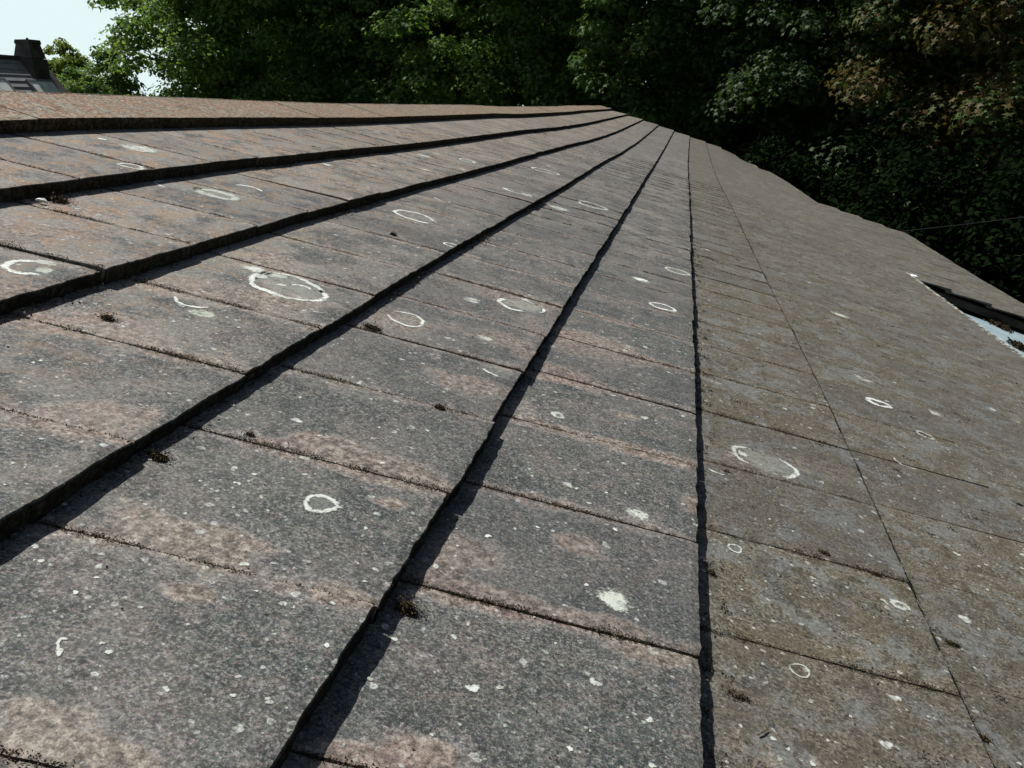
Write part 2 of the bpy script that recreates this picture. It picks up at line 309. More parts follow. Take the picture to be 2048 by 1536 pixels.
VV = []; FF = []; A_r = []; A_s = []; A_j = []; A_b = []; base = 0
def add_tile(x0, x1, ya, yb, skew, uz0, dz, dxt, rnd, tilt, base_z=0.0, deep=.0, Tu=.022, Td=.022):
    """one tile: gridded face with ragged edges, a front butt and side skirts"""
    global base
    yc = (ya + yb) / 2; d = max(yc, .5)
    cell = .009 + .008 * max(0, d - 1.0) + (.02 if x1 > 1.2 else 0)
    nu = int(np.clip((yb - ya) / cell, 4, 30)); nv = int(np.clip((x1 - x0) / cell, 3, 36))
    head = x0 - .035
    us = np.linspace(0, 1, nu + 1); vs = np.linspace(0, 1, nv + 1)
    U, W = np.meshgrid(us, vs)              # U along the course, W down the slope
    xt = x1 + dxt
    Xg = head + (xt - head) * W
    jit = lambda a, s: (vn(a * 70 + s * 7.3, a * 3 + s) - .5)
    Yg = ya + (yb - ya) * U - skew * (x1 - Xg)
    # ragged front and side edges
    fr = (vn(Yg[-1] * 90, Yg[-1] * 0 + rnd * 50) - .5) * .0030 + (vn(Yg[-1] * 25, Yg[-1] * 0 + rnd * 30) - .5) * .003
    Xg[-1] += fr; rag = .0022 if yc < 2 and x1 < .7 else .0012 if yc < 2.5 else .0002; Yg[:, 0] += (vn(Xg[:, 0] * 90, Xg[:, 0] * 0 + rnd * 31) - .5) * rag; Yg[:, -1] += (vn(Xg[:, -1] * 90, Xg[:, -1] * 0 + rnd * 77) - .5) * rag
    uu = (Xg - x0) / (x1 - x0)
    Z = -Tu * (1 - uu) + dz * W + tilt * (U - .5) * W + sag(Yg) + drop(Xg, Yg) + base_z
    Z += (vn(Xg * 12, Yg * 12) - .5) * .0012
    edge = np.zeros_like(Z); edge[-1] = .0016 if x1 < .5 else .0003; se = .0010 if yc < 2 else .0003 if yc < 4 else 0; edge[:, 0] += se; edge[:, -1] += se; Z -= edge
    P = np.stack([Xg, Yg, Z], -1).reshape(-1, 3); n1 = nu + 1
    idx = np.arange(len(P)).reshape(nv + 1, n1) + base
    f = np.stack([idx[:-1, :-1], idx[1:, :-1], idx[1:, 1:], idx[:-1, 1:]], -1).reshape(-1, 4)
    VV.append(P); FF.append(f)
    jd = np.minimum(U, 1 - U) * (yb - ya)
    A_r.append(np.full(len(P), rnd)); A_j.append(np.exp(-(jd / .028) ** 2).ravel()); A_s.append(stain_at(Xg, Yg).ravel() if yc < 4 and x0 < 1.2 else np.zeros(len(P)))
    A_b.append(np.zeros(len(P)))
    base += len(P)
    # front butt: rounded arris then down to the course below
    front = P.reshape(nv + 1, n1, 3)[-1].copy()
    r1 = front + ([.0018, 0, -.0025] if x1 < .5 else [-.0008, 0, -.001]); r2 = front + [.0015, 0, 0]; r2[:, 2] = -Td - .0015 + sag(front[:, 1]) + drop(front[:, 0], front[:, 1]) + base_z - deep
    r2[:, 0] += (vn(front[:, 1] * 60, front[:, 1] * 0 + rnd * 9) - .5) * .003
    b = base; VV.append(np.concatenate([r1, r2])); i0 = idx[-1]
    f = [np.stack([i0[:-1], b + np.arange(nu), b + np.arange(1, n1), i0[1:]], -1), np.stack([b + np.arange(nu), b + n1 + np.arange(nu), b + n1 + np.arange(1, n1), b + np.arange(1, n1)], -1)]
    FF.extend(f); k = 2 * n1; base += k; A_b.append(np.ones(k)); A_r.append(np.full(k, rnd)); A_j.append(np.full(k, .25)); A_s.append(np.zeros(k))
    for side in (0, -1):
        e = P.reshape(nv + 1, n1, 3)[:, side].copy(); e2 = e.copy(); e2[:, 2] -= .013 + deep; e2[-1, 2] = r2[0, 2]; b = base; VV.append(e2); ii = idx[:, side]
        q = np.stack([ii[:-1], b + np.arange(nv), b + np.arange(1, nv + 1), ii[1:]], -1)
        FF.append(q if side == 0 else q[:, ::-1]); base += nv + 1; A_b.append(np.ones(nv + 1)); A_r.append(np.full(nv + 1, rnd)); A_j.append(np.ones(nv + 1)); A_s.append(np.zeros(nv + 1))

SKEW = .14
JOINTS = []
PROUD = {(3, 747, 391): .006, (3, 195, 545): .004, (4, 1060, 412): .006, (5, 960, 885): .004}
proud_at = {}
for (k, px, py), a in PROUD.items():
    x, y = pix(px, py); proud_at.setdefault(k, []).append((y, a))
for k in range(1, 12):
    xa = TAILS[k] - G if k == 1 else TAILS[k - 1]; xb = TAILS[k]
    if k == 1: continue
    ph = 1.03 if k % 2 else 1.172
    if k == 4: ph = 1.145
    if k == 7: ph = 1.316
    if k == 8: ph = 1.15
    n0 = int((Y0 - ph) / WT) - 1; n1_ = int((Y1 - ph) / WT) + 1
    for n in range(n0, n1_ + 1):
        ya = ph + n * WT; yb = ya + WT
        if yb < Y0 or ya > Y1 - .05: continue
        if k == 11 and yb > 22: continue
        yb2 = min(yb, Y1 + .02)
        g = (.0012 + .0011 * random.random()) * (1 if ya < 1.8 else .5 if ya < 3 else .2) * (.35 if k > 6 else .5 if k < 5 else 1)
        ff = 1 if ya < 2 else .45 if ya < 4 else .15; dz = random.gauss(0, .0013) * ff; dx = random.gauss(0, .0012 if ya < 2 else .0022)
        for yp, a in proud_at.get(k, []):
            if ya <= yp - .02 < yb: dz += a; dx += .004
        if k == 5 and yb < .80: dz = .006; dx = -.003       # the nearest tile of this course has ridden up
        if k == 5 and .80 <= yb < 1.1: dz = .003
        if k == 4 and yb < 1.0: dz = .005
        if k >= 7 and ya > 2.2: g = .0001; ff = 0; dz = 0
        add_tile(xa, xb, ya + g, yb2 - g, SKEW, 0, dz, dx, random.random(), random.gauss(0, .0016) * ff, Tu=TT.get(k - 1, T), Td=TT.get(k, T))
        if ya < 9: JOINTS.append((k, xa, xb, ya))
# lower extension: four more courses, no skew
for i in range(4):
    xa, xb = EXTT[i], EXTT[i + 1]; n = 0; y = EY0 - (.0 if i % 2 else .14)
    while y < EY1:
        a, b = max(y, EY0), min(y + WT, EY1)
        if b - a > .03: add_tile(xa, xb, a + .0015, b - .0015, 0, 0, random.gauss(0, .001), random.gauss(0, .002), random.random(), random.gauss(0, .0016), deep=.0)
        y += WT
BLD = empty('tiled_building', (0, 8, 0), label='low building under a long grey concrete tiled roof stained with lichen and moss', cat='building')
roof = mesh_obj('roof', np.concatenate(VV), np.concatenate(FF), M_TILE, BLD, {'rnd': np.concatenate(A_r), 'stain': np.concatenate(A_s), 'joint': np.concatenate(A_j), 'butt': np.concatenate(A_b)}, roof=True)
from mathutils.bvhtree import BVHTree
_bv = BVHTree.FromPolygons(np.concatenate(VV).tolist(), np.concatenate(FF).tolist())
def top(x, y):
    h = _bv.ray_cast(Vector((x, y, .5)), Vector((0, 0, -1)))
    return h[0].z if h[0] is not None else surf(x, y)

# boarding under the tiles, following the sag
M_DARKWOOD = mat_plain('old_timber', (.035, .028, .02), (.07, .055, .04), 12)
mb = MB(); ys = np.linspace(Y0, Y1 - .05, 60)
def strip(xa, xb, dz, ys, th=.02):
    for a, b in zip(ys[:-1], ys[1:]):
        xm = max(xa, min(xb, 1.9)) if xb < 2.0 else xb
        za, zb = float(sag(a)) + dz + min(0, float(drop(xb, a))) - .006, float(sag(b)) + dz + min(0, float(drop(xb, b))) - .006
        mb.add([(xa, a, za), (xb, a, za), (xb, b, zb), (xa, b, zb), (xa, a, za - th), (xb, a, za - th), (xb, b, zb - th), (xa, b, zb - th)],
               [(3, 2, 1, 0)[::-1], (4, 5, 6, 7)[::-1], (0, 1, 5, 4)[::-1], (2, 3, 7, 6)[::-1], (1, 2, 6, 5)[::-1], (3, 0, 4, 7)[::-1]])
APX = X6 - 1.955
[strip(xa_, xb_, -.040, ys) for xa_, xb_ in ((APX + .03, .8), (.801, 1.2), (1.201, 1.5), (1.501, EAVE - .03))]; strip(EAVE - .06, EXTT[-1] - .04, -.041, np.linspace(EY0 + .02, EY1 - .02, 16))
mb.build('roof_boarding', M_DARKWOOD, BLD, roof=True)

# ridge capping: angled ridge tiles bedded on mortar
Rb = []; RV = []; RF = []; Rr = []; Rs = []; Rj = []; rb = 0
yj = pix(195, 236)[1] + .02; RL = .455
apz = -.002; y = yj - 12 * RL
other = lambda d: (APX - d * math.cos(2 * PITCH), apz - d * math.sin(2 * PITCH))
while y < Y1:
    ya, yb = max(y, Y0) + .0002, min(y + RL, Y1 + .03) - .0002; y += RL
    if yb <= ya: continue
    rnd = random.random(); dz = random.gauss(0, .0007); tl = random.gauss(0, .0012)
    fine_ = ya < 4; nu = 26 if fine_ else 10; nv = 14 if fine_ else 6
    U = np.linspace(0, 1, nu + 1); prof = []
    for v in np.linspace(0, 1, nv + 1): prof.append((TAILS[1] + (APX + .006 - TAILS[1]) * v, .003 + (apz - .005) * v))
    prof.append((APX, apz))
    for d in np.linspace(.006, .22, 5): prof.append(other(d))
    prof = [(TAILS[1] - .001, -TT[1] - .004), (TAILS[1] + .001, .003)] + prof
    P = []
    for i, (xx, zz) in enumerate(prof):
        yl = ya + (yb - ya) * U; ragg = (vn(yl * 60, yl * 0 + rnd * 40) - .5) * .003 if i in (1, 2) else 0
        P.append(np.stack([np.full(nu + 1, xx) + ragg, yl, zz + (dz + tl * (U - .5)) * (i > 0) + sag(yl) + drop(-1.7, yl) + (vn(yl * 14, yl * 0 + i * .5) - .5) * .0015], -1))
    P = np.array(P); m = len(prof); idx = np.arange(m * (nu + 1)).reshape(m, nu + 1) + rb
    RV.append(P.reshape(-1, 3)); RF.append(np.stack([idx[:-1, :-1], idx[:-1, 1:], idx[1:, 1:], idx[1:, :-1]], -1).reshape(-1, 4)); rb += m * (nu + 1)
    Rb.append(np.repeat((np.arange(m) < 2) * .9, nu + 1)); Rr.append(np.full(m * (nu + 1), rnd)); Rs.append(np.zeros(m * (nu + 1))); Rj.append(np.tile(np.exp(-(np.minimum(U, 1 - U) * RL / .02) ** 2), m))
    for s in (0, -1):   # end caps
        e = P[:, s].copy(); e2 = e.copy(); e2[:, 2] -= .016; RV.append(e2); ii = idx[:, s]; q = np.stack([ii[:-1], ii[1:], rb + np.arange(1, m), rb + np.arange(m - 1)], -1)
        RF.append(q if s == 0 else q[:, ::-1]); rb += m; Rb.append(np.zeros(m)); Rr.append(np.full(m, rnd)); Rs.append(np.zeros(m)); Rj.append(np.ones(m))
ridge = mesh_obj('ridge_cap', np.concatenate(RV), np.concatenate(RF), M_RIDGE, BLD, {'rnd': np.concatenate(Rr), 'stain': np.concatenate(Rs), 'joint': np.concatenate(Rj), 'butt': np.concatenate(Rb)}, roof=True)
tag(ridge, 'orange brown ridge tiles blotched with pale lichen')
mb = MB()
for a, b in zip(ys[:-1], ys[1:]):
    za, zb = float(sag(a)), float(sag(b)); x0, x1 = TAILS[1] - .06, TAILS[1] - .012
    mb.add([(x0, a, -.05 + za), (x1, a, -.05 + za), (x1, a, -.004 + za), (x0, a, -.004 + za), (x0, b, -.05 + zb), (x1, b, -.05 + zb), (x1, b, -.004 + zb), (x0, b, -.004 + zb)],
           [(0, 4, 5, 1), (1, 5, 6, 2), (2, 6, 7, 3), (3, 7, 4, 0)])
mb.build('mortar_bed', mat_plain('mortar', (.10, .095, .085), (.2, .19, .17), 40), BLD, roof=True)

# far slope, walls, gables, fascia (all world metres)
def rw(x, y, z=0): return Vector(ROOFM @ Vector((x, y, z)))
apex = rw(APX, 0, 0); ev = rw(EAVE, 0, 0); ax_, az_ = apex.x, apex.z; half = ev.x - ax_
M_WALL = mat_plain('rendered_wall', (.30, .28, .24), (.40, .38, .33), 3, c3=(.2, .19, .16))
mb = MB(); wx0, wx1 = ax_ - half + .25, ev.x - .25; zt0 = az_ - (half - .25) * math.tan(PITCH) - .14
mb.prism([(wx0, 0), (wx1, 0), (wx1, zt0), (ax_, az_ - .20), (wx0, zt0)], Y0 + .3, Y1 - .25)
mb.build('wall', M_WALL, BLD)
mb = MB(); x_l = ax_ - half; zl = az_ - half * math.tan(PITCH)
mb.prism([(ax_ - .16, az_ - .085), (x_l, zl - .03), (x_l, zl - .06), (ax_ - .16, az_ - .115)], Y0, Y1)
mb.build('rear_roof_slope', M_TILE, BLD, attrs=None)
exw = rw(EXTT[-1], 0, 0)
mb = MB(); mb.prism([(wx1 + .003, 0), (exw.x - .22, 0), (exw.x - .22, exw.z - .20), (wx1 + .003, exw.z - .20 + (exw.x - .22 - wx1) * math.tan(PITCH))], EY0 + .18, EY1 - .18)
mb.build('porch_wall', M_WALL, BLD)
M_FASC = mat_plain('dark_painted_timber', (.03, .027, .022), (.06, .05, .04), 15)
mb = MB()   # barge boards of the extension and the verge
strip(EAVE - .02, EXTT[-1] - .01, -.050, np.array([EY0 + .012, EY0 + .042]), th=.045)
mb.build('barge_board', M_FASC, BLD, roof=True)
mb = MB(); strip(EAVE + .02, EXTT[-1] - .01, -.050, np.array([EY1 - .042, EY1 - .012]), th=.045); mb.build('barge_board', M_FASC, BLD, roof=True)
mb = MB(); strip(EXTT[-1] - .035, EXTT[-1] - .012, -.052, np.linspace(EY0 + .05, EY1 - .05, 12), th=.10); mb.build('fascia', M_FASC, BLD, roof=True)
mb = MB(); strip(EAVE - .045, EAVE - .022, -.045, np.linspace(Y0, EY0, 30), th=.11); mb.build('fascia', M_FASC, BLD, roof=True)
mb = MB(); strip(EAVE - .045, EAVE - .022, -.045, np.linspace(EY1, Y1 - .05, 30), th=.11); mb.build('fascia', M_FASC, BLD, roof=True)
# pale sheet roof in the corner below the near eave
N = NT('pale_blue_sheet'); c = N.n('ShaderNodeTexCoord').outputs['Object']; a, _ = N.noise(c, 6, 5); b, _ = N.noise(c, 40, 4)
N.bsdf(N.mix(N.ss(a, .3, .7), (.25, .34, .38), (.34, .43, .46)), .5, .5, b, .1, .002); M_SHEET = N.m
mb = MB(); mb.add([(EAVE - .02, 3.2, -.165), (EAVE + 1.15, 3.2, -.165), (EAVE + 1.15, EY0 + .01, -.165), (EAVE - .02, EY0 + .01, -.165), (EAVE - .02, 3.2, -.19), (EAVE + 1.15, 3.2, -.19), (EAVE + 1.15, EY0 + .01, -.19), (EAVE - .02, EY0 + .01, -.19)],
      [(0, 1, 2, 3), (7, 6, 5, 4), (0, 4, 5, 1), (1, 5, 6, 2), (2, 6, 7, 3), (3, 7, 4, 0)])
tag(mb.build('sheet_roof', M_SHEET, BLD, roof=True), 'pale blue sheet roof below the eave, patched with dark moss')
x_, y_ = pix(1827, 541)
mb = MB(); z_ = surf(EAVE - .03, 6.7)
P = [(EAVE - .018, 6.75, z_ + .004), (EAVE + .018, 6.74, z_ + .014), (EAVE + .03, 6.84, z_ + .010), (EAVE - .006, 6.85, z_ + .006)]
mb.add(P + [(a, b, c - .004) for a, b, c in P], [(0, 1, 2, 3), (7, 6, 5, 4), (0, 4, 5, 1), (1, 5, 6, 2), (2, 6, 7, 3), (3, 7, 4, 0)])
mb.build('flashing', mat_plain('white_lead', (.7, .72, .7), (.8, .8, .8), 20), BLD, roof=True)

# ------------------------------------------------------------------ lichen crusts on the tiles
LV = []; LF = []; Le = []; Lr = []; Ls = []; lb = 0
def crust(x, y, r0, r1, a0=0, a1=360, strength=.9, rnd=.3, squash=1.0, wob=.10, lift=.0008):
    """thin irregular ring or patch grown on the tile: r0 inner, r1 outer radius"""
    global lb
    n = max(12, int((a1 - a0) / (4 if r1 > .012 else 11))); m = 4; full = a1 - a0 >= 359; ph = random.random() * 60
    ang = np.radians(np.linspace(a0, a1, n + 1)); rad = np.linspace(0, 1, m + 1)
    wob = wob if r1 > .012 else .28
    w1 = 1 + wob * .75 * (np.sin(2 * ang + ph) + .55 * np.sin(3 * ang + ph * 2.3) + .28 * np.sin(7 * ang + ph * 1.7))
    thk = .7 + .6 * vn(np.cos(ang) * 1.5 + ph + 9, np.sin(ang) * 1.5 + ph)
    P = []; E = []
    for q in rad:
        rr = (r1 - (r1 - r0) * (1 - q) * thk) * w1 if r0 > 0 else r1 * q * w1
        X = x + rr * np.cos(ang) * squash; Y = y + rr * np.sin(ang)
        Zs = np.array([top(a, b) for a, b in zip(X, Y)])
        P.append(np.stack([X, Y, Zs + lift], -1))
        ed = 1 - abs(2 * q - 1) ** 1.5 if r0 > 0 else np.clip((1 - q) * 1.7, 0, .8)
        if not full: ed = ed * np.clip(np.minimum(ang - ang[0], ang[-1] - ang) * 3, 0, 1)
        E.append(np.zeros(n + 1) + ed)
    P = np.array(P); idx = np.arange((m + 1) * (n + 1)).reshape(m + 1, n + 1) + lb
    LV.append(P.reshape(-1, 3)); q_ = np.stack([idx[:-1, :-1], idx[1:, :-1], idx[1:, 1:], idx[:-1, 1:]], -1).reshape(-1, 4)
    zz = P.reshape(-1, 3)[:, 2][q_ - lb]; LF.append(q_[(zz.max(1) - zz.min(1)) < .005])
    Le.append(np.concatenate(E)); k = (m + 1) * (n + 1); Lr.append(np.full(k, rnd)); Ls.append(np.full(k, strength)); lb += k
def at(px, py, rpx):
    x, y = pix(px, py); d = np.linalg.norm([x, y, HC]); return x, y, rpx * d / F
# (photo x, y, radius px, inner fraction, arc start, arc end, strength, tint)   angle 0 = down-slope, 90 = away
for px, py, rp, fi, a0, a1, st, tn in [
    (577, 572, 82, .86, 150, 395, 1, .15), (577, 572, 78, .86, 20, 150, .85, .4), (507, 538, 24, 0, 0, 360, .8, .3), (556, 552, 22, 0, 0, 360, .7, .5), (600, 577, 27, .55, 30, 170, 1, .1), (565, 572, 14, .3, 40, 200, .7, .2),
    (520, 552, 20, 0, 0, 360, .7, .2),
    (640, 1012, 38, .55, 0, 360, .8, .3), (1229, 1202, 40, 0, 0, 360, .92, .55), (1277, 1030, 27, 0, 0, 360, .85, .5), (812, 638, 42, .86, -170, 150, 1, .2),
    (1042, 611, 49, .80, 150, 300, 1, .1), (1050, 611, 46, .84, -30, 40, .9, .2), (1050, 611, 46, .84, 60, 120, .5, .2), (996, 742, 38, .84, 200, 290, 1, 0), (1325, 614, 29, .62, 0, 360, 1, .05), (1283, 560, 20, 0, 0, 360, .9, .1),
    (1355, 543, 29, .75, 0, 360, .6, .4), (830, 433, 46, .8, 0, 330, .85, .2), (905, 491, 19, .62, 60, 320, 1, 0), (1185, 411, 34, .82, 0, 360, .8, .2), (1118, 417, 26, 0, 0, 360, .5, .5),
    (66, 535, 50, .72, 100, 330, .95, .1), (90, 525, 22, 0, 0, 360, .55, .5), (90, 540, 20, 0, 0, 360, .5, .6), (435, 390, 42, .35, 0, 360, .5, .5), (490, 377, 33, .75, 20, 170, 1, .1), (455, 388, 60, .8, 200, 330, .45, .4),
    (400, 600, 50, .86, 200, 330, .95, .2), (405, 628, 28, 0, 0, 360, .75, .9), (350, 372, 40, .7, 150, 280, .7, .2), (280, 298, 36, 0, 0, 360, .6, .4), (262, 333, 24, .5, 0, 360, .7, .4), (205, 279, 10, 0, 0, 360, .8, .3),
    (1757, 806, 26, .35, 0, 360, .9, .2), (1530, 925, 64, .88, -60, 60, .8, .3), (1530, 925, 64, .86, 110, 230, .55, .4), (1435, 940, 22, .7, 200, 330, .8, .3), (1484, 907, 14, 0, 0, 360, .7, .4),
    (1680, 630, 20, 0, 0, 360, .5, .5), (1865, 825, 20, 0, 0, 360, .4, .6), (945, 1378, 15, .4, 0, 360, .8, .2), (593, 843, 12, .3, 0, 360, .8, .3), (1090, 342, 30, .8, 0, 360, .75, .2), (1045, 388, 38, .86, 170, 320, .8, .1),
    (935, 322, 20, .5, 0, 360, .6, .3), (890, 400, 24, .8, 190, 330, .8, .2), (850, 312, 18, 0, 0, 360, .5, .4), (1115, 830, 17, .2, 0, 360, .7, .3), (970, 678, 17, 0, 0, 360, .55, .4), (945, 600, 22, 0, 0, 360, .5, .5),
    (130, 1297, 19, .5, 100, 300, .7, .3), (1470, 1097, 17, .6, 0, 360, .6, .4), (610, 920, 16, 0, 0, 360, .5, .5), (1790, 1395, 12, .4, 0, 360, .8, .3), (1600, 1340, 22, .7, 0, 360, .5, .4), (1775, 1490, 14, .4, 0, 360, .7, .3),
    (1810, 925, 22, .7, 150, 330, .5, .4), (1850, 870, 18, .5, 0, 360, .4, .6), (655, 330, 12, 0, 0, 360, .7, .3), (700, 420, 12, 0, 0, 360, .5, .4), (1290, 835, 10, 0, 0, 360, .5, .4), (1190, 1365, 12, .3, 0, 360, .6, .3),
    (650, 1302, 7, 0, 0, 360, .95, .2), (475, 1364, 7, 0, 0, 360, .95, .2), (150, 1190, 7, 0, 0, 360, .9, .2), (1000, 1375, 9, .3, 0, 360, .7, .2), (1300, 1440, 9, .3, 0, 360, .7, .2), (1230, 1060, 7, 0, 0, 360, .9, .2),
    (975, 1073, 8, 0, 0, 360, .9, .2), (1075, 1055, 6, 0, 0, 360, .9, .2), (1135, 970, 12, .5, 0, 360, .4, .3), (750, 332, 10, 0, 0, 360, .6, .4), (850, 340, 12, 0, 0, 360, .5, .4), (1930, 1240, 14, 0, 0, 360, .6, .5), (1800, 1210, 20, .3, 0, 360, .5, .4)]:
    if rp < 17: fi = 0
    if fi > .7: fi -= .09
    if rp > 26: hx, hy, hr = at(px, py, rp * 1.12); crust(hx, hy, 0, hr, 0, 360, .014, .5, wob=.25)      # faint bloom round the ring
    x, y, r = at(px, py, rp); crust(x, y, r * fi, r, a0, a1, st, tn)
for _ in range(150):        # scattered rings and patches over the rest of the slope
    y = random.uniform(1.2, 18) ; x = random.uniform(-1.4, 1.75); r = random.uniform(.008, .034); ring = random.random() < .5
    if y < 2.2 and r > .014: r *= .35
    if r < .013 or (x > .25 and y < 4): ring = False
    a0 = random.uniform(0, 360); crust(x, y, r * .8 if ring else 0, r, a0, a0 + random.uniform(140, 360), random.uniform(.3, .75) * (.6 if x > .25 else 1), random.uniform(.1, .7))
for _ in range(850):        # small pale dots on the near tiles
    y = .55 + 2.2 * random.random() ** 1.5; x = random.uniform(-1.2, 1.0)
    crust(x, y, 0, random.uniform(.0013, .0040) * (1.4 if random.random() < .12 else 1), 0, 360, random.uniform(.3, .85) * (.7 if x > .25 else 1), random.uniform(.1, .6))
for _ in range(260):        # crusty pale growth along the near eave
    y = random.uniform(3.6, 6.9); x = EAVE - abs(random.gauss(0, .018)) - .004
    crust(x, y, 0, random.uniform(.006, .016), 0, 360, .95, random.uniform(.2, 1), lift=.002)
lich = mesh_obj('lichen', np.concatenate(LV), np.concatenate(LF), M_LICHEN, roof, {'edge': np.concatenate(Le), 'rnd': np.concatenate(Lr), 'strength': np.concatenate(Ls)}, roof=True)
tag(lich, 'white lichen rings and dots crusted on the tiles', kind='stuff')

# ------------------------------------------------------------------ moss: crumbs of many tiny folded scraps
def scraps(P, size, nrm=None):
    """P n x 3 centres, size n: small random quads. returns verts, faces"""
    n = len(P); a = rng.normal(size=(n, 3)); a /= np.linalg.norm(a, axis=1)[:, None]; b = np.cross(a, rng.normal(size=(n, 3))); b /= np.linalg.norm(b, axis=1)[:, None]
    s = np.asarray(size)[:, None]; w_ = rng.uniform(.35, .8, (n, 1))
    V = np.stack([P - a * s * .5, P + b * s * w_ * .5, P + a * s * .5, P - b * s * w_ * .5], 1).reshape(-1, 3)
    return V, np.arange(4 * n).reshape(n, 4)
Pm = []; Sm = []
for k, xa, xb, ya in JOINTS:
    if xb > 1.3: continue
    dens = (.4 if k > 7 else 1) if ya < 2.2 else .5 if ya < 4.5 else .2
    ph = random.random() * 50; L = xb - xa
    n = int(2600 * dens); u = rng.random(n); amt = np.clip(vn(u * 9 + ph, u * 0 + ph) * 1.5 - .45, 0, 1) * (.35 + random.random())
    keep = rng.random(n) < np.clip(amt * 1.3 + .28, 0, 1) * (.2 if k > 7 else .45 if k < 5 and ya > 2.4 else 1); u = u[keep]; amt = amt[keep]
    x = xa + u * L; wd = .0022 + .0045 * amt
    y = ya - SKEW * (xb - x) + rng.normal(0, 1, len(u)) * wd
    z = np.array([top(a, b) for a, b in zip(x, y)]) if ya < 3.2 else -TT.get(k - 1, T) * (1 - u) + sag(y)
    z = z + np.abs(rng.normal(0, .5, len(u))) * wd * .7 - .0004
    Pm.append(np.stack([x, y, z], -1)); Sm.append(rng.uniform(.0012, .0032, len(u)) * (1 + max(0, ya - 2) * .3))
for k in range(2, 7):        # debris in the angle below each butt, and tufts on the arris
    for yc in np.arange(.3, 7, .035):
        a = max(0, vn(yc * 3 + k * 5, k * 3.3) * 2.2 - .95)
        n = int(26 * a * (1 if yc < 3 else .5)); 
        if n:
            y = yc + rng.normal(0, .02, n); x = TAILS[k] + .004 + np.abs(rng.normal(0, .007 + .008 * a, n)); zz = -TT.get(k, T) + sag(y) + np.abs(rng.normal(0, .003 + .002 * a, n)) + .001
            Pm.append(np.stack([x, y, zz], -1)); Sm.append(rng.uniform(.003, .007, n))
    yb_ = rng.uniform(.3, 8, 420); sel = vn(yb_ * 6 + k * 9, yb_ * 0 + k) > .55; yb_ = yb_[sel]
    Pm.append(np.stack([TAILS[k] - np.abs(rng.normal(0, .004, len(yb_))), yb_, sag(yb_) + rng.random(len(yb_)) * .002 - .001], -1)); Sm.append(rng.uniform(.0015, .004, len(yb_)))
# loose flecks, thick on the courses below the sixth line
n = 9000; y = .6 + 8 * rng.random(n) ** 1.6; x = np.where(rng.random(n) < .85, rng.uniform(.25, 1.8, n), rng.uniform(-1.3, .25, n))
clm = vn(x * 9, y * 9) > .45; x, y = x[clm], y[clm]
z = np.array([top(a, b) for a, b in zip(x, y)]) + .0012; Pm.append(np.stack([x, y, z], -1)); Sm.append(rng.uniform(.0012, .0042, len(x)) * (1 + np.clip(y - 2, 0, 5) * .2))
n = 4200; y = .5 + 17 * rng.random(n) ** 1.5; y = np.minimum(y, .5 + 11 * rng.random(n)); x = TAILS[7] - np.abs(rng.normal(0, .0012, n)) * (1 + y * .12); Pm.append(np.stack([x, y, sag(y) + .0004], -1)); Sm.append(rng.uniform(.0010, .0022, n) * (1 + y * .2))   # dark scraps along the seventh seam, for its dirt and hairline shadow
for _ in range(260):
    y0 = .7 + 6 * random.random() ** 1.3; x0 = random.uniform(.26, 1.85); n = random.randint(8, 30); w0 = random.uniform(.002, .006) * (1 + y0 * .25)
    Pm.append(np.stack([x0 + rng.normal(0, w0 * 1.5, n), y0 + rng.normal(0, w0, n), np.full(n, top(x0, y0)) + np.abs(rng.normal(0, .0016, n)) + .0004], -1)); Sm.append(rng.uniform(.0018, .0045, n) * (1 + y0 * .1))
# clumps hugging the downhill foot of the sixth butt
for _ in range(110):
    y0 = random.uniform(.6, 4.2); x0 = TAILS[6] + abs(random.gauss(.012, .02)) + .004; n = random.randint(6, 40)
    Pm.append(np.stack([x0 + rng.normal(0, .004, n), y0 + rng.normal(0, .006, n), surf(x0, y0) + np.abs(rng.normal(0, .003, n))], -1)); Sm.append(rng.uniform(.002, .005, n))
Pm = np.concatenate(Pm); Sm = np.concatenate(Sm); V, Fm = scraps(Pm, Sm)
moss = mesh_obj('moss', V, Fm, M_MOSS, None, {'rnd': np.repeat(rng.random(len(Pm)) ** 1.4, 4)}, roof=True)
tag(moss, 'dark dry moss and crumbs lining the joints and edges of the roof tiles', 'moss', kind='stuff')

# countable bigger clumps and bits lying on the roof
def clump(px, py, size, h, n, label, mat=M_MOSS, name='moss_clump', elong=1.6, grp='moss clumps lying on the roof tiles'):
    x, y = pix(px, py); z = top(x, y)
    n = int(n * 1.8); P = rng.normal(size=(n, 3)); P /= np.linalg.norm(P, axis=1)[:, None]; P *= np.where(rng.random((n, 1)) < .75, .62 * rng.random((n, 1)) ** .4, .5 + .75 * rng.random((n, 1)) ** 1.5)
    lob = .7 + .6 * vn(P[:, 0] * 2 + px, P[:, 1] * 2 + py); P *= lob[:, None]
    P = P * [size * elong, size, h]; P[:, 2] = np.abs(P[:, 2]); sz = rng.uniform(.05, .17, n) * size + .0012
    V, Fc = scraps(P, sz)
    # solid heart so that the clump is not see-through
    o = mesh_obj(name, V, Fc, mat, None, {'rnd': np.repeat(rng.random(n) ** 1.3, 4)})
    o.matrix_basis = ROOFM @ Matrix.Translation((x, y, z)); tag(o, label, 'moss', grp); return o
